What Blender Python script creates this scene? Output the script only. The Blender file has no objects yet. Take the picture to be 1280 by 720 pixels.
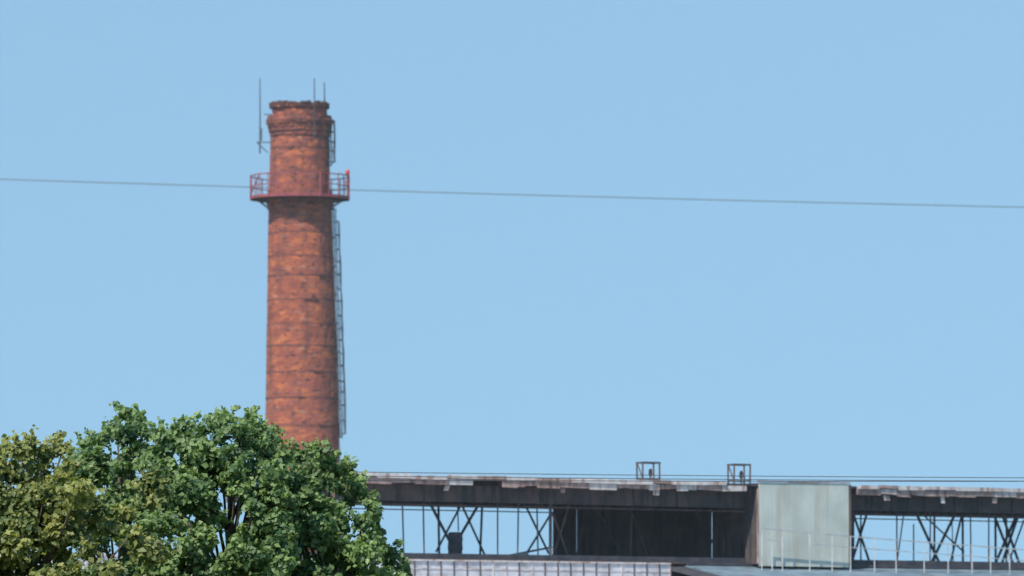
import bpy, math, random
import numpy as np
from mathutils import Vector, Matrix
random.seed(7); rng=np.random.default_rng(7)
scene=bpy.context.scene

# ------------------------------------------------------------------ survey helpers
F=7500.0; PITCH=math.radians(3.9); CAM=Vector((0,0,2.0))
FW=Vector((0,math.cos(PITCH),math.sin(PITCH))); UP=Vector((0,-math.sin(PITCH),math.cos(PITCH)))
def ray(px,py): return Vector(((px-640)/F,0,0))+UP*((360-py)/F)+FW
def at(px,py,Y):
    d=ray(px,py); return CAM+d*((Y-CAM.y)/d.y)

# ------------------------------------------------------------------ materials
def new_mat(name):
    m=bpy.data.materials.new(name); m.use_nodes=True
    nt=m.node_tree; b=nt.nodes['Principled BSDF']; return m,nt,b
def noise_mat(name,c1,c2,scale=3,rough=0.85,bump=0.0,c3=None,s3=(6,6,0.5),t3=(0.55,0.7),metal=0.0,detail=6,lo=0.35,hi=0.65):
    m,nt,b=new_mat(name); N=nt.nodes; L=nt.links
    tc=N.new('ShaderNodeTexCoord')
    n=N.new('ShaderNodeTexNoise'); n.inputs['Scale'].default_value=scale; n.inputs['Detail'].default_value=detail
    L.new(tc.outputs['Object'],n.inputs['Vector'])
    r=N.new('ShaderNodeValToRGB'); r.color_ramp.elements[0].position=lo; r.color_ramp.elements[1].position=hi
    r.color_ramp.elements[0].color=(*c1,1); r.color_ramp.elements[1].color=(*c2,1)
    L.new(n.outputs['Fac'],r.inputs['Fac']); col=r.outputs['Color']
    if c3:
        mp=N.new('ShaderNodeMapping'); mp.inputs['Scale'].default_value=s3
        L.new(tc.outputs['Object'],mp.inputs['Vector'])
        n2=N.new('ShaderNodeTexNoise'); n2.inputs['Scale'].default_value=1; n2.inputs['Detail'].default_value=5
        L.new(mp.outputs['Vector'],n2.inputs['Vector'])
        mr=N.new('ShaderNodeMapRange'); mr.inputs['From Min'].default_value=t3[0]; mr.inputs['From Max'].default_value=t3[1]
        L.new(n2.outputs['Fac'],mr.inputs['Value'])
        mx=N.new('ShaderNodeMix'); mx.data_type='RGBA'
        L.new(mr.outputs['Result'],mx.inputs['Factor']); L.new(col,mx.inputs['A']); mx.inputs['B'].default_value=(*c3,1)
        col=mx.outputs['Result']
    L.new(col,b.inputs['Base Color']); b.inputs['Roughness'].default_value=rough; b.inputs['Metallic'].default_value=metal
    if bump>0:
        bp=N.new('ShaderNodeBump'); bp.inputs['Strength'].default_value=bump; bp.inputs['Distance'].default_value=0.05
        L.new(n.outputs['Fac'],bp.inputs['Height']); L.new(bp.outputs['Normal'],b.inputs['Normal'])
    return m

def brick_mat(name,ca,cb,mortar,patch_dark,patch_light):
    m,nt,b=new_mat(name); N=nt.nodes; L=nt.links
    uv=N.new('ShaderNodeUVMap'); uv.uv_map='UVMap'
    br=N.new('ShaderNodeTexBrick'); L.new(uv.outputs['UV'],br.inputs['Vector'])
    br.inputs['Scale'].default_value=1; br.inputs['Brick Width'].default_value=0.26; br.inputs['Row Height'].default_value=0.085
    br.inputs['Mortar Size'].default_value=0.008; br.inputs['Bias'].default_value=0.0
    br.inputs['Color1'].default_value=(*ca,1); br.inputs['Color2'].default_value=(*cb,1); br.inputs['Mortar'].default_value=(*mortar,1)
    def noise(sx,sy,sc,det,lo,hi,off=0):
        mp=N.new('ShaderNodeMapping'); mp.inputs['Scale'].default_value=(sx,sy,1); mp.inputs['Location'].default_value=(off,off*1.7,off); L.new(uv.outputs['UV'],mp.inputs['Vector'])
        n=N.new('ShaderNodeTexNoise'); n.inputs['Scale'].default_value=sc; n.inputs['Detail'].default_value=det; n.inputs['Roughness'].default_value=0.62
        L.new(mp.outputs['Vector'],n.inputs['Vector'])
        r=N.new('ShaderNodeMapRange'); r.inputs['From Min'].default_value=lo; r.inputs['From Max'].default_value=hi
        L.new(n.outputs['Fac'],r.inputs['Value']); return r.outputs['Result']
    def mix(f,a,bc,mult=1.0):
        mx=N.new('ShaderNodeMix'); mx.data_type='RGBA'
        mm=N.new('ShaderNodeMath'); mm.operation='MULTIPLY'; mm.inputs[1].default_value=mult; L.new(f,mm.inputs[0])
        L.new(mm.outputs[0],mx.inputs['Factor']); L.new(a,mx.inputs['A']); mx.inputs['B'].default_value=(*bc,1); return mx.outputs['Result']
    c=mix(noise(0.8,1.6,1.2,5,0.48,0.60),br.outputs['Color'],patch_dark,0.6)
    c=mix(noise(0.35,0.22,1,3,0.42,0.62,23),c,(0.31,0.088,0.068),0.5)
    c=mix(noise(0.9,2.4,1.5,6,0.52,0.61,11),c,patch_light,0.75)
    c=mix(noise(2.2,6,1,4,0.57,0.63,37),c,(0.05,0.026,0.032),0.9)
    c=mix(noise(1.6,5,1,4,0.60,0.65,71),c,(0.42,0.26,0.20),0.55)
    c=mix(noise(1.7,0.22,1,4,0.52,0.68,93),c,(0.11,0.042,0.038),0.6)
    sx=N.new('ShaderNodeSeparateXYZ'); L.new(uv.outputs['UV'],sx.inputs[0])
    hr=N.new('ShaderNodeMapRange'); hr.inputs['From Min'].default_value=25.5; hr.inputs['From Max'].default_value=30.5; L.new(sx.outputs['Y'],hr.inputs['Value'])
    mm=N.new('ShaderNodeMath'); mm.operation='MULTIPLY'; L.new(hr.outputs['Result'],mm.inputs[0]); L.new(noise(0.9,2.6,1.3,5,0.44,0.60,51),mm.inputs[1])
    c=mix(mm.outputs[0],c,(0.08,0.034,0.034),0.75)
    L.new(c,b.inputs['Base Color']); b.inputs['Roughness'].default_value=0.92
    bp=N.new('ShaderNodeBump'); bp.inputs['Strength'].default_value=0.6; bp.inputs['Distance'].default_value=0.02
    L.new(br.outputs['Fac'],bp.inputs['Height']); bp.invert=True; L.new(bp.outputs['Normal'],b.inputs['Normal'])
    return m

M={}
M['brick']=brick_mat('chimney_brick',(0.44,0.100,0.042),(0.30,0.068,0.036),(0.28,0.13,0.09),(0.18,0.050,0.040),(0.60,0.175,0.055))
M['soot']=noise_mat('soot_brick',(0.07,0.035,0.033),(0.17,0.06,0.045),5,0.95,0.3)
M['band']=noise_mat('rusty_band',(0.10,0.038,0.036),(0.20,0.065,0.05),4,0.8)
M['redpaint']=noise_mat('faded_red_paint',(0.24,0.045,0.06),(0.36,0.08,0.09),6,0.6)
M['redlamp']=noise_mat('red_lamp_glass',(0.45,0.02,0.03),(0.55,0.04,0.05),6,0.3)
M['steel']=noise_mat('dark_steel',(0.035,0.040,0.055),(0.075,0.070,0.08),3,0.75)
M['steelrust']=noise_mat('rusted_steel',(0.055,0.042,0.046),(0.13,0.08,0.07),2.5,0.85)
M['dark']=noise_mat('weathered_dark_boards',(0.050,0.042,0.048),(0.11,0.083,0.078),1.5,0.9,0.1,(0.032,0.032,0.038),(5,5,0.4),(0.5,0.62))
M['rustsheet']=noise_mat('rust_sheet',(0.26,0.17,0.14),(0.46,0.33,0.30),3,0.85,0.1,(0.18,0.10,0.08),(5,5,1),(0.5,0.65))
M['palesheet']=noise_mat('pale_sheet',(0.50,0.43,0.41),(0.68,0.64,0.62),3,0.8,0.05,(0.34,0.22,0.18),(4,4,1.5),(0.50,0.64))
M['panel']=noise_mat('weathered_panel',(0.46,0.49,0.44),(0.58,0.61,0.55),1.0,0.92,0.05,(0.42,0.38,0.31),(2.2,2.2,0.25),(0.50,0.72))
M['glazing']=noise_mat('whitewashed_glazing',(0.50,0.50,0.53),(0.66,0.65,0.68),2.5,0.7,0.0,(0.40,0.37,0.38),(3,3,3),(0.5,0.7))
M['whiteroof']=noise_mat('asbestos_sheet',(0.46,0.45,0.47),(0.60,0.59,0.61),2.0,0.85,0.1,(0.34,0.31,0.32),(3,3,3),(0.5,0.7))
M['blueroof']=noise_mat('blue_grey_roofing',(0.12,0.18,0.23),(0.19,0.26,0.31),1.2,0.8,0.1,(0.11,0.13,0.15),(2,2,2),(0.55,0.7))
M['palerail']=noise_mat('galvanised_rail',(0.34,0.35,0.36),(0.52,0.52,0.52),4,0.6)
M['wire']=noise_mat('cable',(0.05,0.055,0.065),(0.08,0.085,0.095),4,0.7)
M['wirefar']=noise_mat('aluminium_conductor',(0.08,0.10,0.13),(0.14,0.16,0.19),4,0.6)
M['concrete']=noise_mat('concrete',(0.25,0.24,0.22),(0.36,0.35,0.33),2,0.9,0.2)
M['plaster']=noise_mat('wall_plaster',(0.30,0.28,0.25),(0.42,0.40,0.36),1,0.9,0.1,(0.2,0.18,0.15),(1,1,0.3),(0.55,0.7))
M['glass']=noise_mat('dirty_glass',(0.03,0.04,0.05),(0.07,0.08,0.09),3,0.25)
M['bark']=noise_mat('bark',(0.07,0.05,0.035),(0.16,0.13,0.10),8,0.9,0.5)
M['ground']=noise_mat('ground_grass',(0.05,0.075,0.025),(0.13,0.11,0.065),0.15,0.95,0.2)

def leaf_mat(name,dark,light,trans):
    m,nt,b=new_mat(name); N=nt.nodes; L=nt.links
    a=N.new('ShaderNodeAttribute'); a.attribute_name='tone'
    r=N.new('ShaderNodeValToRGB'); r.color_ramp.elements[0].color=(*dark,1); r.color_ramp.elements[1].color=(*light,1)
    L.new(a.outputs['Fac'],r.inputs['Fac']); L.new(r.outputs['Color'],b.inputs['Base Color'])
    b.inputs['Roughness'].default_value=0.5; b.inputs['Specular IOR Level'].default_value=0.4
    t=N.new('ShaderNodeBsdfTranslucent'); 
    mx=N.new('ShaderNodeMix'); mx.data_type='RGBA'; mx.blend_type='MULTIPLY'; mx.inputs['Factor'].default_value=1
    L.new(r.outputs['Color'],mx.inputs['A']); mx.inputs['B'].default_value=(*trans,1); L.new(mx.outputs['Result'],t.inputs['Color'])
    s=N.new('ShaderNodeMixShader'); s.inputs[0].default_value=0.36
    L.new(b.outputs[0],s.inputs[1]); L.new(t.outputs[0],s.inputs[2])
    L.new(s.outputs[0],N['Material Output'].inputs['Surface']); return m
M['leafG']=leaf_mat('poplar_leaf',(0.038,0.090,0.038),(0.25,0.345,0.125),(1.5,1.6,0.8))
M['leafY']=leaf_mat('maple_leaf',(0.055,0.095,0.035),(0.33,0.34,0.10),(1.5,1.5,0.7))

# ------------------------------------------------------------------ mesh builder
class MB:
    def __init__(s): s.v=[]; s.f=[]; s.m=[]; s.mats=[]
    def mi(s,k):
        if k not in s.mats: s.mats.append(k)
        return s.mats.index(k)
    def add(s,vs,fs,k):
        o=len(s.v); s.v+= [tuple(x) for x in vs]; i=s.mi(k)
        for f in fs: s.f.append(tuple(o+a for a in f)); s.m.append(i)
    def hexa(s,c,k): # 8 corners bottom 4, top 4
        s.add(c,[(3,2,1,0),(4,5,6,7),(0,1,5,4),(1,2,6,5),(2,3,7,6),(3,0,4,7)],k)
    def box(s,c,ax,ay,az,k):
        c=Vector(c); ax=Vector(ax)/2; ay=Vector(ay)/2; az=Vector(az)/2
        s.hexa([c-ax-ay-az,c+ax-ay-az,c+ax+ay-az,c-ax+ay-az,c-ax-ay+az,c+ax-ay+az,c+ax+ay+az,c-ax+ay+az],k)
    def beam(s,p,q,w,h,k,up=Vector((0,0,1))):
        p=Vector(p); q=Vector(q); d=(q-p); L=d.length
        if L<1e-6: return
        d/=L; u=up
        if abs(d.dot(u))>0.98: u=Vector((0,1,0))
        a=d.cross(u).normalized(); b=a.cross(d).normalized()
        s.box((p+q)/2,a*w,d*L,b*h,k)
    def tube(s,pts,rad,k,n=6):
        pts=[Vector(p) for p in pts]
        if not hasattr(rad,'__len__'): rad=[rad]*len(pts)
        vs=[];fs=[]
        for i,p in enumerate(pts):
            d=(pts[min(i+1,len(pts)-1)]-pts[max(i-1,0)]).normalized()
            u=Vector((0,0,1)) if abs(d.z)<0.9 else Vector((0,1,0))
            a=d.cross(u).normalized(); b=a.cross(d)
            for j in range(n):
                t=2*math.pi*j/n; vs.append(p+(a*math.cos(t)+b*math.sin(t))*rad[i])
        for i in range(len(pts)-1):
            for j in range(n):
                fs.append((i*n+j,i*n+(j+1)%n,(i+1)*n+(j+1)%n,(i+1)*n+j))
        fs.append(tuple(range(n-1,-1,-1))); fs.append(tuple((len(pts)-1)*n+j for j in range(n)))
        s.add(vs,fs,k)
    def obj(s,name,parent=None,smooth=False):
        me=bpy.data.meshes.new(name); me.from_pydata(s.v,[],s.f)
        for k in s.mats: me.materials.append(M[k])
        me.polygons.foreach_set('material_index',s.m)
        if smooth: me.polygons.foreach_set('use_smooth',[True]*len(s.f))
        me.update(); o=bpy.data.objects.new(name,me); scene.collection.objects.link(o)
        if parent: o.parent=parent
        return o
def empty(name):
    o=bpy.data.objects.new(name,None); scene.collection.objects.link(o); return o

# ------------------------------------------------------------------ camera, world, sun
cd=bpy.data.cameras.new('camera'); cam=bpy.data.objects.new('camera',cd); scene.collection.objects.link(cam)
cd.lens=36*F/1280; cd.sensor_width=36; cd.clip_end=20000; cd.clip_start=1
cam.location=CAM; cam.rotation_euler=(math.pi/2+PITCH,0,0); scene.camera=cam
cd.dof.use_dof=True; cd.dof.focus_distance=114; cd.dof.aperture_fstop=2.6
EL=math.radians(49); AZ=math.radians(211)
S=Vector((math.sin(AZ)*math.cos(EL),math.cos(AZ)*math.cos(EL),math.sin(EL)))
ld=bpy.data.lights.new('sun','SUN'); ld.energy=4.8; ld.angle=math.radians(0.5); ld.color=(1,0.95,0.86)
sun=bpy.data.objects.new('sun',ld); scene.collection.objects.link(sun); sun.rotation_euler=S.to_track_quat('Z','Y').to_euler()
w=bpy.data.worlds.new('World'); scene.world=w; w.use_nodes=True; nt=w.node_tree; N=nt.nodes; L=nt.links
bg=N['Background']; bg.inputs['Strength'].default_value=0.15
sky=N.new('ShaderNodeTexSky'); sky.sky_type='NISHITA'; sky.sun_disc=False; sky.sun_elevation=EL; sky.sun_rotation=AZ
sky.air_density=1.3; sky.dust_density=0.8; sky.ozone_density=2.0
tc=N.new('ShaderNodeTexCoord'); va=N.new('ShaderNodeVectorMath'); va.operation='MULTIPLY_ADD'; va.inputs[1].default_value=(1,1,0.35); va.inputs[2].default_value=(0,0,0.22)
vn=N.new('ShaderNodeVectorMath'); vn.operation='NORMALIZE'
L.new(tc.outputs['Generated'],va.inputs[0]); L.new(va.outputs[0],vn.inputs[0]); L.new(vn.outputs[0],sky.inputs['Vector'])
tm=N.new('ShaderNodeMix'); tm.data_type='RGBA'; tm.blend_type='MULTIPLY'; tm.inputs['Factor'].default_value=1; tm.inputs['B'].default_value=(0.75,0.94,1.0,1)
L.new(sky.outputs[0],tm.inputs['A']); L.new(tm.outputs['Result'],bg.inputs['Color'])
scene.view_settings.view_transform='Standard'; scene.view_settings.look='None'; scene.view_settings.exposure=0

# ------------------------------------------------------------------ ground
g=MB(); g.add([(-6000,-2000,0),(6000,-2000,0),(6000,12000,0),(-6000,12000,0)],[(0,1,2,3)],'ground'); g.obj('ground')

# ------------------------------------------------------------------ summer haze: a thin layer of real scattering air over the site
hm=bpy.data.materials.new('haze'); hm.use_nodes=True; hn=hm.node_tree
hn.nodes.remove(hn.nodes['Principled BSDF'])
vsn=hn.nodes.new('ShaderNodeVolumeScatter'); vsn.inputs['Density'].default_value=0.0004; vsn.inputs['Color'].default_value=(0.80,0.92,1.0,1); vsn.inputs['Anisotropy'].default_value=0.0
hn.links.new(vsn.outputs[0],hn.nodes['Material Output'].inputs['Volume'])
M['haze']=hm
hz=MB(); hz.box((0,330,40.5),(700,0,0),(0,400,0),(0,0,80),'haze'); hz.obj('air_haze')

# ------------------------------------------------------------------ chimney
CY=300.0
def zc(py): return at(640,py,CY).z
def xc(px,py): return at(px,py,CY).x
prof=[(131,337.5,411),(136,337.5,411),(136.3,340.5,408.5),(145,340.5,409),(145.4,334.5,414.5),(149,334.5,414.5),(149.4,333,416),(156,333,416),
(156.4,335,414.5),(161,335,414.5),(161.4,336,413.5),(166,336,413.5),(166.4,337.2,412.5),(171,337.2,412.5),(171.4,338.2,411.5),(205,337.2,412),(239,336,413),
(239.4,334.2,415.5),(247,334.2,415.5),(247.4,332.8,417),(256,332.8,417),(256.4,334.4,415.8),(262,334.4,415.8),(262.4,335.6,415),
(330,334.6,417.3),(400,333.6,420),(490,332.2,422.8),(575,331.3,425),(870,327.5,433)]
P=[(zc(py),(xc(l,py)+xc(r,py))/2,(xc(r,py)-xc(l,py))/2) for py,l,r in prof]
P.append((-0.3,P[-1][1]+0.03,P[-1][2]+0.05))
def chim(z):
    for a,b in zip(P[:-1],P[1:]):
        if b[0]<=z<=a[0]:
            t=(a[0]-z)/max(a[0]-b[0],1e-6); return a[1]+(b[1]-a[1])*t, a[2]+(b[2]-a[2])*t
    return P[0][1],P[0][2]
ch=empty('brick_chimney')
Q=[P[0]]
for a,b in zip(P[:-1],P[1:]):
    n=max(1,int((a[0]-b[0])/0.3))
    for i in range(1,n+1):
        t=i/n; Q.append(tuple(a[j]+(b[j]-a[j])*t for j in range(3)))
NS=72; vs=[];fs=[];uvs=[]
for i,(z,cx,r) in enumerate(Q):
    am=0.028 if z>zc(172) else 0.012
    for j in range(NS+1):
        t=2*math.pi*j/NS
        rr=r+random.uniform(-am,am)*(1 if j not in(0,NS) else 0)
        vs.append((cx+rr*math.cos(t),CY+rr*math.sin(t),z)); uvs.append((t*1.65,z))
for i in range(len(Q)-1):
    for j in range(NS):
        a=i*(NS+1)+j; fs.append((a+1,a,a+NS+1,a+NS+2))
me=bpy.data.meshes.new('shaft'); me.from_pydata(vs,[],fs); uvl=me.uv_layers.new(name='UVMap')
for lp in me.loops: uvl.data[lp.index].uv=uvs[lp.vertex_index]
me.materials.append(M['brick']); me.update()
sh=bpy.data.objects.new('shaft',me); scene.collection.objects.link(sh); sh.parent=ch
fl=MB(); z0,cx0,r0=P[0]; n=48
def circ(cx,r,z,n=48): return [Vector((cx+r*math.cos(2*math.pi*i/n),CY+r*math.sin(2*math.pi*i/n),z)) for i in range(n)]
A=circ(cx0,r0-0.003,z0,n); B=circ(cx0,r0-0.38,z0,n); C=circ(cx0,r0-0.38,z0-6,n)
fl.add(A+B+C,[(i,(i+1)%n,n+(i+1)%n,n+i) for i in range(n)]+[(n+i,n+(i+1)%n,2*n+(i+1)%n,2*n+i) for i in range(n)]+[tuple(2*n+i for i in range(n))],'soot')
for i in range(52):
    t=2*math.pi*(i+random.uniform(-.2,.2))/52
    if random.random()<0.12: continue
    d=Vector((math.cos(t),math.sin(t),0)); e=Vector((-math.sin(t),math.cos(t),0)); h=random.uniform(0.03,0.12)
    fl.box(Vector((cx0,CY,z0+h/2-0.01))+d*(r0-0.11+random.uniform(0,0.05)),d*0.24,e*random.uniform(.12,.2),Vector((0,0,h)),'soot')
for zz,rr in ((131.8,0.018),(134.6,0.02)):
    for i in range(60):
        if random.random()<0.2: continue
        t=2*math.pi*i/60; d=Vector((math.cos(t),math.sin(t),0)); e=Vector((-math.sin(t),math.cos(t),0))
        fl.box(Vector((cx0,CY,zc(zz)))+d*(r0-0.03),d*0.13,e*0.13,Vector((0,0,random.uniform(.05,.10))),'soot')
fl.obj('cap_rim',ch)
bd=MB()
def band(py,h=0.075,proud=0.022,k='band',n=64,clamps=1):
    z=zc(py); vs=[];ph=random.uniform(0,6); am=random.uniform(0,0.03)
    for hh,pr in ((-h/2,proud),(h/2,proud),(-h/2,-0.03),(h/2,-0.03)):
        for i in range(n):
            t=2*math.pi*i/n; zz=z+hh+am*math.sin(t+ph); cx,r=chim(zz)
            vs.append((cx+(r+pr)*math.cos(t),CY+(r+pr)*math.sin(t),zz))
    fs=[]
    for i in range(n):
        j=(i+1)%n
        fs+= [(i,j,n+j,n+i),(2*n+j,2*n+i,3*n+i,3*n+j),(n+i,n+j,3*n+j,3*n+i),(j,i,2*n+i,2*n+j)]
    bd.add(vs,fs,k)
    for a in range(clamps):
        t=random.uniform(-2.6,-0.5)
        cx,r=chim(z); d=Vector((math.cos(t),math.sin(t),0)); e=Vector((-math.sin(t),math.cos(t),0))
        bd.box(Vector((cx,CY,z))+d*(r+0.03),d*0.06,e*random.uniform(.2,.5),Vector((0,0,random.uniform(.07,.11))),'soot')
for i,py in enumerate((153,159,164,187,218,276,292,322,348,376,405,434,466,500,533,566,600,640,690)):
    top=py<170
    band(py+random.uniform(-2,2)*(not top),h=random.choice((0.04,0.055,0.07)) if not top else 0.06,proud=0.014 if not top else 0.022,k='soot' if top else 'band',clamps=random.choice((0,1,1,2)) if not top else 0)
bd.obj('steel_bands',ch)
# gallery platform
pf=MB(); zp=zc(247.5); pcx=xc(374.8,247); RO=2.52; n=14
def pp(i,r,z,off=0.5):
    t=2*math.pi*(i+off)/n; return Vector((pcx+r*math.cos(t),CY+r*math.sin(t),z))
for i in range(n):
    a,b=pp(i,RO,zp),pp(i+1,RO,zp); c,d=pp(i+1,1.60,zp),pp(i,1.60,zp); th=Vector((0,0,0.06))
    pf.hexa([a-th,b-th,c-th,d-th,a,b,c,d],'steelrust')
    pf.beam(a+Vector((0,0,-0.02)),b+Vector((0,0,-0.02)),0.07,0.14,'redpaint')
    for hh,w_ in ((0.55,0.045),(1.08,0.055)):
        pf.beam(a+Vector((0,0,hh+random.uniform(-.02,.02))),b+Vector((0,0,hh+random.uniform(-.02,.02))),w_,w_,'redpaint')
    pf.beam(a,a+Vector((0,0,1.1)),0.06,0.06,'redpaint')
    m_=(a+b)/2; pf.beam(m_,m_+Vector((0,0,1.08)),0.04,0.04,'redpaint')
    e=pp(i,1.62,zp-0.08); q=pp(i,RO-0.05,zp-0.08); lo=pp(i,1.64,zp-0.5)
    pf.beam(e,q,0.06,0.08,'steelrust'); pf.beam(lo,pp(i,RO-0.35,zp-0.1),0.05,0.05,'steelrust')
for i in (6,7,13):
    pf.beam(pp(i,RO,zp+0.05),pp(i+1,RO,zp+1.05),0.04,0.04,'redpaint')
pf.obj('gallery_platform',ch)
ol=MB(); bx=at(435,232,CY); bx.y=CY-0.5; bx.x=xc(434.8,220)
ol.tube([(bx.x,bx.y,zp),(bx.x,bx.y,zp+1.1)],0.04,'redpaint')
ol.tube([(bx.x,bx.y,zp+z_) for z_ in (1.08,1.12,1.14,1.3,1.38,1.42)],[0.09,0.09,0.11,0.11,0.07,0.01],'redlamp',12)
ol.tube([(bx.x,bx.y,zp+0.55),(bx.x,bx.y,zp+0.85)],0.09,'redpaint',8)
ol.obj('obstruction_lamp',ch)
la=MB()
def ladder(py0,py1,phi,hoop,hd,so=0.16):
    z1,z0_=zc(py0),zc(py1); nseg=max(2,int((z1-z0_)/0.35))
    def pt(z,out,side):
        cx,r=chim(min(z,zc(172)))if z>zc(172) else chim(z)
        d=Vector((math.cos(phi),math.sin(phi),0)); e=Vector((-math.sin(phi),math.cos(phi),0))
        return Vector((cx,CY,z))+d*(r+out)+e*side
    zs=[z0_+(z1-z0_)*i/nseg for i in range(nseg+1)]
    jit=[random.uniform(-0.02,0.02) for _ in zs]
    for s_ in (-0.22,0.22): la.tube([pt(z,so+j,s_) for z,j in zip(zs,jit)],0.036,'steel',5)
    for z in zs: la.tube([pt(z,so,-0.22),pt(z,so,0.22)],0.018,'steel',4)
    for z in zs[::4]:
        for s_ in (-0.22,0.22): la.beam(pt(z,-0.03,s_),pt(z,so,s_),0.05,0.05,'steel')
    hs=[z0_+0.2+k*hoop+random.uniform(-.08,.08) for k in range(int((z1-z0_-0.3)/hoop)+1)]
    for z in hs:
        tl=random.uniform(-.05,.05)
        arc=[pt(z+tl*math.sin(math.pi*k/8),so+hd*math.sin(math.pi*k/8),-0.26*math.cos(math.pi*k/8)) for k in range(9)]
        la.tube(arc,0.024,'steel',4)
    for k in (3,5):
        la.tube([pt(z,so+hd*math.sin(math.pi*k/8)+random.uniform(-.025,.025),-0.26*math.cos(math.pi*k/8)) for z in hs],0.028,'steel',4)
ladder(262,547,-0.22,0.66,0.22)
ladder(147,207,-0.22,0.5,0.22,0.10)
la.obj('access_ladder',ch)
lr=MB()
def rod(px,py0,py1,y,r=0.032):
    a=at(px,py0,y); b=at(px,py1,y); lr.tube([b,(b+a)/2+Vector((0.01,0,0)),a],[r*1.4,r*1.1,r*0.8],'steel',5)
rod(325,98,192,CY-0.3); rod(393,98,172,CY-1.72); rod(405.5,103,133,CY-0.9); 
for py,l in ((143,330),(178,321)):
    a=at(l,py,CY-0.3); b=at(339,py,CY-0.3); lr.beam(a,b,0.05,0.05,'steel')
lr.beam(at(321,178,CY-.3),at(335,191,CY-.3),0.05,0.05,'steel')
lr.beam(at(327,176,CY-.3),at(327,160,CY-.3),0.06,0.04,'steel')
lr.obj('lightning_rods',ch)

# ------------------------------------------------------------------ factory building
B0=at(455,593,200.0); B0.z=0
BR=at(1280,611.5,215.0); u=Vector((BR.x-B0.x,BR.y-B0.y,0)).normalized(); v=Vector((-u.y,u.x,0))
Z=Vector((0,0,1))
def W(s,t,z): return B0+u*s+v*t+Z*z
def hit(px,py,t=0.0):
    d=ray(px,py); k=(t-(CAM-B0).dot(v))/d.dot(v); p=CAM+d*k
    return (p-B0).dot(u),p.z
fb=empty('factory_building')
ZT=at(455,593,200).z; ZS=at(520,700,201.2).z; DEP=4.6; SL,SR=-2.6,44.0
rf=MB(); OV=0.8
sP0=hit(949,610,-0.9)[0]; sP1=hit(1061,610,-0.9)[0]
rf.hexa([W(SL,-OV,ZT-0.12),W(SR,-OV,ZT-0.12),W(SR,DEP/2,ZT+0.0),W(SL,DEP/2,ZT+0.0),W(SL,-OV,ZT-0.05),W(SR,-OV,ZT-0.05),W(SR,DEP/2,ZT+0.09),W(SL,DEP/2,ZT+0.09)],'dark')
rf.hexa([W(SL,DEP/2,ZT+0.0),W(SR,DEP/2,ZT+0.0),W(SR,DEP+OV,ZT-0.12),W(SL,DEP+OV,ZT-0.12),W(SL,DEP/2,ZT+0.09),W(SR,DEP/2,ZT+0.09),W(SR,DEP+OV,ZT-0.05),W(SL,DEP+OV,ZT-0.05)],'dark')
s=SL
while s<SR:
    l=random.uniform(0.7,1.6)
    if not(s+l>sP0 and s<sP1):
        zt=ZT+random.uniform(-0.02,0.02); h=random.uniform(0.10,0.15); tl=random.uniform(-0.015,0.015)
        t_=-OV-0.03-random.uniform(0,0.012)
        k='palesheet' if random.random()<0.75 else 'rustsheet'
        rf.hexa([W(s,t_-0.02,zt-h),W(s+l-0.01,t_-0.02,zt-h+tl),W(s+l-0.01,t_,zt-h+tl),W(s,t_,zt-h),W(s,t_-0.02,zt+random.uniform(-.01,.02)),W(s+l-0.01,t_-0.02,zt+tl),W(s+l-0.01,t_,zt+tl),W(s,t_,zt)],k)
    s+=l
s=SL
while s<SR:
    l=random.uniform(0.3,1.2)
    if not(s+l>sP0 and s<sP1):
        zb=ZT-0.33+random.uniform(-0.05,0.05); tl=random.uniform(-0.03,0.03); t_=-OV+0.03+random.uniform(0,0.01)
        k=random.choice(['rustsheet','rustsheet','rustsheet','palesheet'])
        if random.random()<0.94:
            rf.hexa([W(s,t_-0.03,zb),W(s+l-0.008,t_-0.03,zb+tl),W(s+l-0.008,t_,zb+tl),W(s,t_,zb),W(s,t_-0.03,ZT-0.125),W(s+l-0.008,t_-0.03,ZT-0.125),W(s+l-0.008,t_,ZT-0.125),W(s,t_,ZT-0.125)],k)
    s+=l
for px in (560,705,822,1110,1180,1245):
    s_=hit(px,612,-OV)[0]; h=random.uniform(0.12,0.28); rf.box(W(s_,-OV+0.08,ZT-0.34-h/2),u*random.uniform(.1,.25),v*0.03,Z*h+u*random.uniform(-.1,.1),'rustsheet' if px%2 else 'palesheet')
s=SL+0.4
while s<SR:
    rf.beam(W(s,-OV+0.12,ZT-0.24),W(s,DEP/2,ZT-0.12),0.09,0.16,'steelrust'); s+=1.5
rf.obj('lantern_roof',fb)
fr=MB()
for t_ in (0.0,DEP):
    fr.box(W((SL+SR)/2,t_,ZT-0.58),u*(SR-SL),v*0.14,Z*0.56,'dark')
    fr.box(W((SL+SR)/2,t_,ZS+0.14),u*(SR-SL),v*0.12,Z*0.18,'steel')
    fr.box(W((SL+SR)/2,t_-0.09,ZT-0.98),u*(SR-SL),v*0.05,Z*0.04,'steelrust')
fr.box(W((SL+SR)/2,-0.15,ZS+0.02),u*(SR-SL),v*0.35,Z*0.06,'steelrust')
def mem(a,b,t,w_=0.07,k='steel',t2=None):
    s0,z0_=hit(*a,t); s1,z1=hit(*b,t if t2 is None else t2)
    w_*=0.9
    fr.beam(W(s0,t,z0_),W(s1,t if t2 is None else t2,z1),w_,w_,k)
for px in (503,529,622,648,671): mem((px,628),(px+random.uniform(-2,2),697),0.0,0.06)
for px in (1121,1163,1213,1236): mem((px,640),(px+random.uniform(-1,1),714),0.0,0.055)
mem((688,625),(688,703),0.0,0.12,'steel'); mem((946.5,618),(948,708),-0.12,0.10,'steelrust')
mem((1066,640),(1066,714),0.0,0.12,'steel')
mem((548,625),(549,697),DEP-.2,0.09); mem((603,625),(600,697),DEP-.2,0.09)
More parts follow.
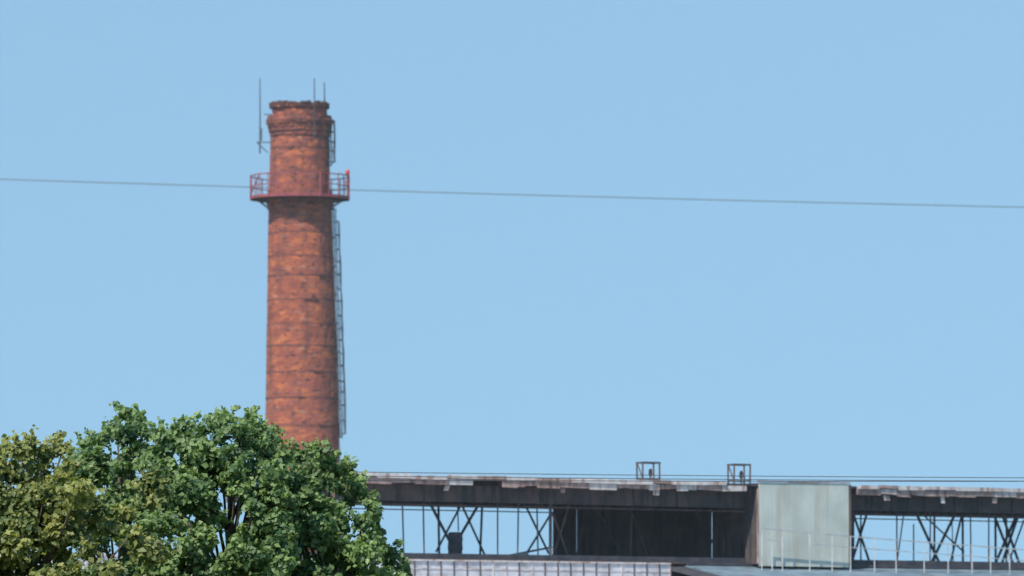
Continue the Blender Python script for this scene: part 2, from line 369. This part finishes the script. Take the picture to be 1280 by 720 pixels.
mem((536,626),(572,696),2.2,0.08); mem((601,626),(560,696),2.2,0.08); mem((575,626),(606,694),3.2,0.06); mem((578,628),(545,690),3.4,0.06)
mem((572,626),(573,664),3.0,0.05)
mem((655,628),(686,692),2.5,0.06); mem((690,640),(655,697),3.0,0.06)
mem((612,699),(690,684),1.5,0.07,'steelrust'); mem((622,697),(660,692),1.2,0.09,'palerail')
for (a,b,t_,w_) in [((1062,628),(1090,712),1.6,.07),((1088,628),(1062,712),1.8,.07),((1076,628),(1076,712),2.4,.06),
   ((1140,630),(1178,712),2.4,.08),((1200,630),(1160,712),2.4,.08),((1168,630),(1168,714),DEP-.2,.08),((1150,640),(1205,690),3.2,.05),((1205,632),(1186,712),3.3,.06),((1130,640),(1120,712),3.3,.05),
   ((1238,632),(1270,714),2.4,.08),((1276,632),(1240,714),2.4,.08),((1258,632),(1258,714),DEP-.2,.07),((1262,700),(1280,650),3.0,.05),((1142,655),(1142,712),3.0,.05),((1190,650),(1192,714),3.0,.04)]:
    mem(a,b,t_,w_)
for (a,b,t_,w_) in [((690,640),(712,700),.6,.07),((712,628),(690,700),.6,.07),((735,632),(720,700),3.6,.06),((790,632),(788,702),2.0,.09),((790,640),(812,700),2.0,.05),((745,632),(775,690),3.0,.05),((845,632),(842,704),3.8,.05),((870,640),(905,704),3,.05),((905,632),(905,706),2.0,.06),((925,632),(925,706),1.2,.05)]:
    mem(a,b,t_,w_,'steelrust')
s=hit(1300,612)[0]
while s<SR:
    fr.beam(W(s,0,ZS),W(s,0,ZT-.5),.08,.08,'steel'); fr.beam(W(s,DEP,ZS),W(s,DEP,ZT-.5),.08,.08,'steel'); fr.beam(W(s,2.4,ZS),W(s+1,2.4,ZT-.5),.07,.07,'steel'); fr.beam(W(s+1,2.4,ZS),W(s,2.4,ZT-.5),.07,.07,'steel'); s+=1.5
for t_ in (0,DEP): fr.beam(W(SL+.1,t_,ZS),W(SL+.1,t_,ZT-.3),.12,.12,'steel')
fr.obj('lantern_frame',fb)
wl=MB()
sr0=hit(692,650,DEP-0.25)[0]
s=sr0
while s<sP0+1.0:
    l=random.uniform(0.9,1.15); off=random.uniform(0,0.05)
    wl.box(W(s+l/2,DEP-0.25+off,(ZT+ZS)/2-0.1),u*(l-0.015),v*0.03,Z*(ZT-ZS-0.1),'dark'); s+=l
spart=hit(944,650,0)[0]; t_=0.12
while t_<DEP-0.3:
    l=0.85; wl.box(W(spart+random.uniform(0,.04),t_+l/2,(ZT+ZS)/2-0.12),u*0.03,v*(l-0.02),Z*(ZT-ZS-0.15),'dark'); t_+=l
sp2=sP1-0.05
wl.box(W(sp2-0.12,DEP/2,(ZT+ZS)/2-0.12),u*0.04,v*(DEP-0.3),Z*(ZT-ZS-0.2),'dark')
wl.obj('lantern_boarding',fb)
pn=MB(); nP=3
for i in range(nP):
    a=sP0+(sP1-sP0)*i/nP; b=sP0+(sP1-sP0)*(i+1)/nP-0.012
    zt=ZT+0.03+random.uniform(-.02,.01); zb=ZS-0.06
    m_=14
    for j in range(m_):
        s0=a+(b-a)*j/m_; s1=a+(b-a)*(j+1)/m_; d0=-0.9-(0.002 if j%2 else 0.0)-i*0.005
        pn.hexa([W(s0,d0,zb),W(s1,d0,zb),W(s1,-0.86,zb),W(s0,-0.86,zb),W(s0,d0,zt),W(s1,d0,zt),W(s1,-0.86,zt),W(s0,-0.86,zt)],'panel')
pn.box(W((sP0+sP1)/2,-0.88,ZT+0.055),u*(sP1-sP0+.1),v*0.12,Z*0.045,'rustsheet')
pn.box(W(sP0-0.03,-0.86,(ZT+ZS)/2-.1),u*0.05,v*0.06,Z*(ZT-ZS-0.25),'rustsheet')
pn.box(W(sP0+0.04,-0.42,(ZT+ZS)/2),u*0.05,v*0.8,Z*(ZT-ZS-0.02),'dark')
pn.box(W(sP1+0.04,-0.5,(ZT+ZS)/2),u*0.06,v*0.9,Z*(ZT-ZS-0.02),'steelrust')
pn.obj('sheet_panel',fb)
bv=MB(); sb,zb=hit(569,697,1.2); c=W(sb,1.2,0)
bv.tube([c+Z*(zb-0.3),c+Z*(zb+.25),c+Z*(zb+.27),c+Z*(zb+.55),c+Z*(zb+.57),c+Z*(zb+.84),c+Z*(zb+.86)],[.24,.24,.26,.24,.26,.24,.2],'steel',16)
bv.obj('vent_drum',fb)
# hall below: glazed step on the left part, felted slope on the right part
ha=MB(); sW=hit(838,708,-0.5)[0]; HL,HR=-16.0,48.0; ZE=ZS-1.7; TE=-10.0
def slope(s0,s1,k,t0,zt):
    ha.hexa([W(s0,TE,ZE-0.1),W(s1,TE,ZE-0.1),W(s1,t0,zt-0.11),W(s0,t0,zt-0.11),W(s0,TE,ZE),W(s1,TE,ZE),W(s1,t0,zt),W(s0,t0,zt)],k)
slope(HL,sW,'whiteroof',-0.5,ZS-1.15); slope(sW+0.01,sW+0.75,'steel',-.01,ZS-.06); slope(sW+0.76,HR,'blueroof',-.01,ZS-.01)
s=HL
while s<sW-0.1:
    l=min(0.52,sW-s); ha.box(W(s+l/2,-0.47+random.uniform(-.004,.004),ZS-0.62),u*(l-0.03),v*0.03,Z*1.16,'glazing')
    ha.box(W(s+l-.0,-0.49,ZS-0.62),u*0.035,v*0.05,Z*1.17,'steelrust' if random.random()<.7 else 'palesheet'); s+=0.52
for q in (0.30,0.62,0.94): ha.box(W((HL+sW)/2,-0.492,ZS-q),u*(sW-HL),v*0.03,Z*0.025,'palesheet')
ha.box(W((HL+sW)/2,-0.33,ZS-0.015),u*(sW-HL),v*0.42,Z*0.05,'palesheet')
ha.box(W(sW+0.02,-0.28,ZS-0.6),u*0.04,v*0.5,Z*1.15,'steelrust')
ha.box(W((sW+HR)/2+.4,-0.3,ZS+0.0),u*(HR-sW-.8),v*0.16,Z*0.09,'steel')
TB=DEP-TE
ha.hexa([W(HL,DEP,ZS-0.12),W(HR,DEP,ZS-0.12),W(HR,TB,ZE-.1),W(HL,TB,ZE-.1),W(HL,DEP,ZS-.01),W(HR,DEP,ZS-.01),W(HR,TB,ZE),W(HL,TB,ZE)],'blueroof')
for tt in (TE+0.2,TB-0.2): ha.box(W((HL+HR)/2,tt,(ZE-.15)/2),u*(HR-HL-.4),v*0.3,Z*(ZE-.15),'plaster')
for ss in (HL+.2,HR-.2):
    ha.box(W(ss,(TE+TB)/2,(ZE-.15)/2),u*0.3,v*(TB-TE-.75),Z*(ZE-.15),'plaster')
s=HL+2
while s<HR-3:
    ha.box(W(s,TE+0.03,2.6),u*2.0,v*0.06,Z*2.2,'glass')
    for q in (-1.0,-.33,.33,1.0): ha.box(W(s+q,TE-0.015,2.6),u*.07,v*.05,Z*2.26,'steel')
    for q in (-1.1,0,1.1): ha.box(W(s,TE-0.02,2.6+q),u*2.07,v*.06,Z*.07,'steel')
    s+=3.4
ha.obj('hall',fb)

def lampframe(x0,x1,y0,y1):
    e=empty('roof_hatch_frame'); f=MB(); t_=-0.45
    s0,zt=hit(x0,y0,t_); s1,_=hit(x1,y0,t_); zb=ZT-0.04; D=0.35
    for tt in (t_,t_+D):
        for ss in (s0,s1): f.beam(W(ss,tt,zb),W(ss+random.uniform(-.02,.02),tt,zt),0.06,0.06,'steelrust')
        f.beam(W(s0-.03,tt,zt),W(s1+.03,tt,zt),.06,.06,'steel'); f.beam(W(s0,tt,zb+.1),W(s1,tt,zb+.1),.05,.05,'steelrust')
    for ss in (s0,s1):
        f.beam(W(ss,t_,zt),W(ss,t_+D,zt),.05,.05,'steelrust'); f.beam(W(ss,t_,zb+.12),W(ss,t_+D,zb+.12),.04,.04,'steelrust')
    f.beam(W(s0,t_,zb+.1),W(s0,t_+D,zt),.03,.03,'steelrust')
    f.obj('frame',e)
    g_=MB(); m_=(s0+s1)/2
    g_.tube([W(m_+.07,t_+.15,zb),W(m_+.07,t_+.15,zb+.22)],.03,'steelrust'); g_.tube([W(m_+.07,t_+.15,zb+z_) for z_ in (.2,.23,.42,.46)],[.04,.07,.06,.02],'steelrust',10)
    g_.obj('vent_cap',e)
lampframe(803.5,824.5,578,598); lampframe(917.5,937.5,580.5,602)

rr=MB(); t_=-1.3
pts=[(952,660),(965,661.5),(978,663),(1012,666),(1040,668.5),(1063,670.5),(1093,673),(1120,675),(1155,677.5),(1185,680),(1215,682),(1238,684),(1262,686),(1282,687.5),(1310,690),(1340,692)]
prev=None
for px,py in pts:
    s_,zt=hit(px,py,t_); zb=ZS-0.25
    rr.beam(W(s_,t_,zb),W(s_+random.uniform(-.02,.02),t_,zt),.038,.038,'palerail')
    if prev:
        rr.beam(W(prev[0],t_,prev[1]),W(s_,t_,zt),.038,.038,'palerail')
        rr.beam(W(prev[0],t_,prev[1]-.38),W(s_,t_,zt-.38),.03,.03,'palerail')
    prev=(s_,zt)
rr.obj('roof_railing')

# ------------------------------------------------------------------ wires and poles
pl=empty('power_line'); wb=MB(); PY=345.0
def yw(x): return 224+0.0325*x-0.000004*x*x
pts=[at(x,yw(x),PY) for x in np.linspace(-1400,2700,60)]
wb.tube(pts,0.028,'wirefar',5); wb.obj('cable',pl)
def pylon(name,top):
    e=empty(name); m_=MB(); h=top.z+1.2; bx,by=top.x,top.y; cs=[(-1,-1),(1,-1),(1,1),(-1,1)]
    hw=lambda z: 1.9*(1-z/h)+0.25
    lv=[h*i/9 for i in range(10)]
    for a,b in zip(lv[:-1],lv[1:]):
        for i in range(4):
            c0,c1=cs[i],cs[(i+1)%4]
            p=Vector((bx+c0[0]*hw(a),by+c0[1]*hw(a),a)); q=Vector((bx+c0[0]*hw(b),by+c0[1]*hw(b),b)); q2=Vector((bx+c1[0]*hw(b),by+c1[1]*hw(b),b)); p2=Vector((bx+c1[0]*hw(a),by+c1[1]*hw(a),a))
            m_.beam(p,q,.12,.12,'palerail'); m_.beam(p,q2,.06,.06,'palerail'); m_.beam(p2,q,.06,.06,'palerail')
    m_.beam((bx,by-3,h-1),(bx,by+3,h-1),.2,.25,'palerail'); m_.tube([(bx,by,top.z),(bx,by,h)],.06,'steel')
    m_.obj('lattice',e)
pylon('transmission_tower',pts[0]); pylon('transmission_tower',pts[-1])
WY=150.0; cl=MB()
xs=np.linspace(-700,1900,50)
def c1(x): return 588.5+0.0135*(x-330)-0.0000045*(x-330)**2
ends=[]
for off,dy in ((0,0),(5.0,0.35),(9.5,0.7)):
    if off==9.5:
        f=lambda x: c1(x)+off-0.0065*(x-330)+3
        pts=[at(x,f(x)-2,WY+dy) for x in xs]
    else: pts=[at(x,c1(x)+off-(0.0009*(x-330) if off else 0),WY+dy) for x in xs]
    cl.tube(pts,0.010,'wire',5); ends.append((pts[0],pts[-1]))
lc=empty('overhead_cables'); cl.obj('cables',lc)
for i in (0,1):
    e=empty('utility_pole'); p=ends[0][i]; m_=MB()
    m_.tube([(p.x,p.y+.25,0),(p.x,p.y+.25,p.z+.6)],[.17,.11],'concrete',12)
    for q in ends: m_.tube([q[i],Vector((p.x,p.y+.25,q[i].z))],.02,'steel'); 
    m_.beam((p.x,p.y-.4,p.z+.1),(p.x,p.y+1.0,p.z+.1),.08,.08,'steel')
    m_.obj('pole',e)

# ------------------------------------------------------------------ trees
outline=[(-160,575),(-100,560),(-40,552),(0,556),(10,546),(18,552),(30,549),(45,543),(55,552),(65,545),(80,548),(92,574),(100,545),(110,550),(118,530),(128,540),(136,527),(146,532),(155,505),(166,512),(175,520),(183,540),(190,556),(197,530),(204,524),(214,536),(221,518),(230,524),(238,511),(250,530),(261,521),(272,526),(282,512),(296,524),(309,515),(318,532),(330,526),(338,543),(348,535),(353,558),(360,576),(370,556),(380,555),(392,564),(403,543),(410,564),(420,584),(432,573),(442,592),(450,600),(462,612),(474,640),(484,634),(490,655),(504,680),(516,712),(524,760),(500,900)]
ox=np.array([o[0] for o in outline],float); oy=np.array([o[1] for o in outline],float)
TR=[('maple_tree',20,118.5,'Y'),('poplar_tree',150,124.0,'G'),('poplar_tree',285,121.0,'G'),('poplar_tree',415,122.5,'G')]
lobes=[[] for _ in TR]
def pick(px,py):
    if px<95: return 0
    if px<193: return 1
    if px<355: return 2
    return 3
def top_at(px): return float(np.interp(px,ox[:-2],oy[:-2])) if px<524 else 900
RY=[582,597,608,616,624,634,642,655,664,676,684,696,704,712,760,900]
RX=[424,444,452,464,448,484,476,468,488,478,502,492,506,516,520,500]
def right_at(py): return float(np.interp(py,RY,RX))
for px in np.arange(-150,470,8.5):
    r=random.uniform(0.10,0.21); rp=r/0.016
    py=top_at(px)+rp*1.0+random.choice([0,0,4,10]); k=pick(px,py)
    lobes[k].append((px,py,TR[k][2]+random.uniform(-1.4,1.4),r,random.uniform(-.1,.14),1))
for py in np.arange(590,760,8):
    r=random.uniform(0.10,0.2); rp=r/0.016
    lobes[3].append((right_at(py)-rp-random.choice([0,0,3,8]),py+4,TR[3][2]+random.uniform(-1.2,1.2),r,random.uniform(-.1,.14),1))
n=0
while n<680:
    px=random.uniform(-170,520); py=random.uniform(520,960); r=random.uniform(0.14,0.38); rp=r/0.016
    if py-rp<top_at(px)+10 or px+rp*1.1>right_at(py)-6: continue
    if py>760 and random.random()<0.5: continue
    dpt=min(1.0,(py-top_at(px))/170.0); k=pick(px,py)
    if k==1 and py>600 and random.random()<0.45: k=0
    bul=2.6*math.sqrt(dpt)
    yy=TR[k][2]+random.choice([-1,-1,-1,1])*random.uniform(0.3,1.0)*bul+(-1.0 if k==0 and px>95 else 0)
    lobes[k].append((px,py,yy,r,random.uniform(-.28,.28),0)); n+=1

def build_tree(idx):
    name,tpx,TY,kind=TR[idx]; e=empty(name)
    base=at(tpx,871,TY); base.z=0
    lb=[(at(px,py,Y),r,tn,top) for px,py,Y,r,tn,top in lobes[idx]]
    m_=MB(); zf=3.2
    m_.tube([base,base+Vector((.05,0,1.2)),base+Vector((-.04,.05,zf)),base+Vector((0.05,0,5.0)),base+Vector((0.02,0,6.2))],[.24,.19,.15,.10,.03],'bark',10)
    for i,(c,r,tn,top) in enumerate(lb):
        if i%3: continue
        zs=min(max(c.z-1.6-random.random(),2.2),5.4); a=base+Vector((0,0,zs)); mid=a.lerp(c,0.5)+Vector((0,0,-0.18))
        m_.tube([a,mid,c,c+Vector((random.uniform(-.1,.1),0,r*.7))],[.05,.032,.016,.006],'bark',5)
    m_.obj('trunk_and_limbs',e,True)
    Cs=[];Ns=[];Sz=[];Tn=[]
    for c,r,tn,top in lb:
        nl=int(1750*r*r)+24
        d=rng.normal(size=(nl,3)); d/=np.linalg.norm(d,axis=1)[:,None]
        rad=r*(0.3+0.85*rng.random(nl)**0.7)
        bump=1+0.35*np.sin(d[:,0]*5+tn*40)*np.sin(d[:,2]*6+tn*90)
        sq=np.array([random.uniform(.8,1.35),1,random.uniform(.65,1.0)])
        p=np.array(c)+d*(rad*bump)[:,None]*sq
        Cs.append(p); nn=0.6*d+np.array([-0.15,-0.3,0.45])+rng.normal(size=(nl,3))*0.48; Ns.append(nn)
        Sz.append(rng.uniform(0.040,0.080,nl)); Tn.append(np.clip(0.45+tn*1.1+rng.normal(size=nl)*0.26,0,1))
        ns=3 if top else 2
        for _ in range(ns):
            dd=Vector((random.uniform(-.8,.8),random.uniform(-.6,.6),random.uniform(.3,1))).normalized()
            if not top: dd=Vector((random.uniform(-1,1),-1,random.uniform(-.2,1))).normalized()
            L_=random.uniform(.08,.24); nl=int(L_*70)
            tt=rng.random(nl)*L_; p=np.array(c)+np.array(dd)[None,:]*(r*.85+tt)[:,None]+rng.normal(size=(nl,3))*0.035
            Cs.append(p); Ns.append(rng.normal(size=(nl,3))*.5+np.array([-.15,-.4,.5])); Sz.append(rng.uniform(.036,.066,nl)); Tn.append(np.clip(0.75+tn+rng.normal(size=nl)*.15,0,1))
    C=np.concatenate(Cs);Nn=np.concatenate(Ns);Sz=np.concatenate(Sz);Tn=np.concatenate(Tn)
    Nn/=np.linalg.norm(Nn,axis=1)[:,None]; K=len(C)
    R=rng.normal(size=(K,3))+np.array([0,0,-.6]); A_=R-(R*Nn).sum(1)[:,None]*Nn; A_/=np.linalg.norm(A_,axis=1)[:,None]; Bv=np.cross(Nn,A_)
    h=Sz[:,None]
    V=np.empty((K,4,3)); V[:,0]=C-A_*h; V[:,1]=C-A_*h*0.15+Bv*h*0.85+Nn*h*0.22; V[:,2]=C+A_*h*1.15; V[:,3]=C-A_*h*0.15-Bv*h*0.85+Nn*h*0.22
    V=V.reshape(-1,3); b=np.arange(K)*4
    T=np.stack([b,b+1,b+2,b,b+2,b+3],1).reshape(-1)
    me=bpy.data.meshes.new('foliage'); me.vertices.add(K*4); me.vertices.foreach_set('co',V.reshape(-1)); me.loops.add(K*6); me.loops.foreach_set('vertex_index',T.astype(np.int32))
    me.polygons.add(K*2); me.polygons.foreach_set('loop_start',(np.arange(K*2)*3).astype(np.int32))
    at_=me.attributes.new('tone','FLOAT','POINT'); at_.data.foreach_set('value',np.repeat(Tn,4).astype(np.float32))
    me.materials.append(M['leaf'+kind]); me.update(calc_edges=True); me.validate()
    o=bpy.data.objects.new('foliage',me); scene.collection.objects.link(o); o.parent=e
    print(name,'leaves',K)
for i in range(len(TR)): build_tree(i)
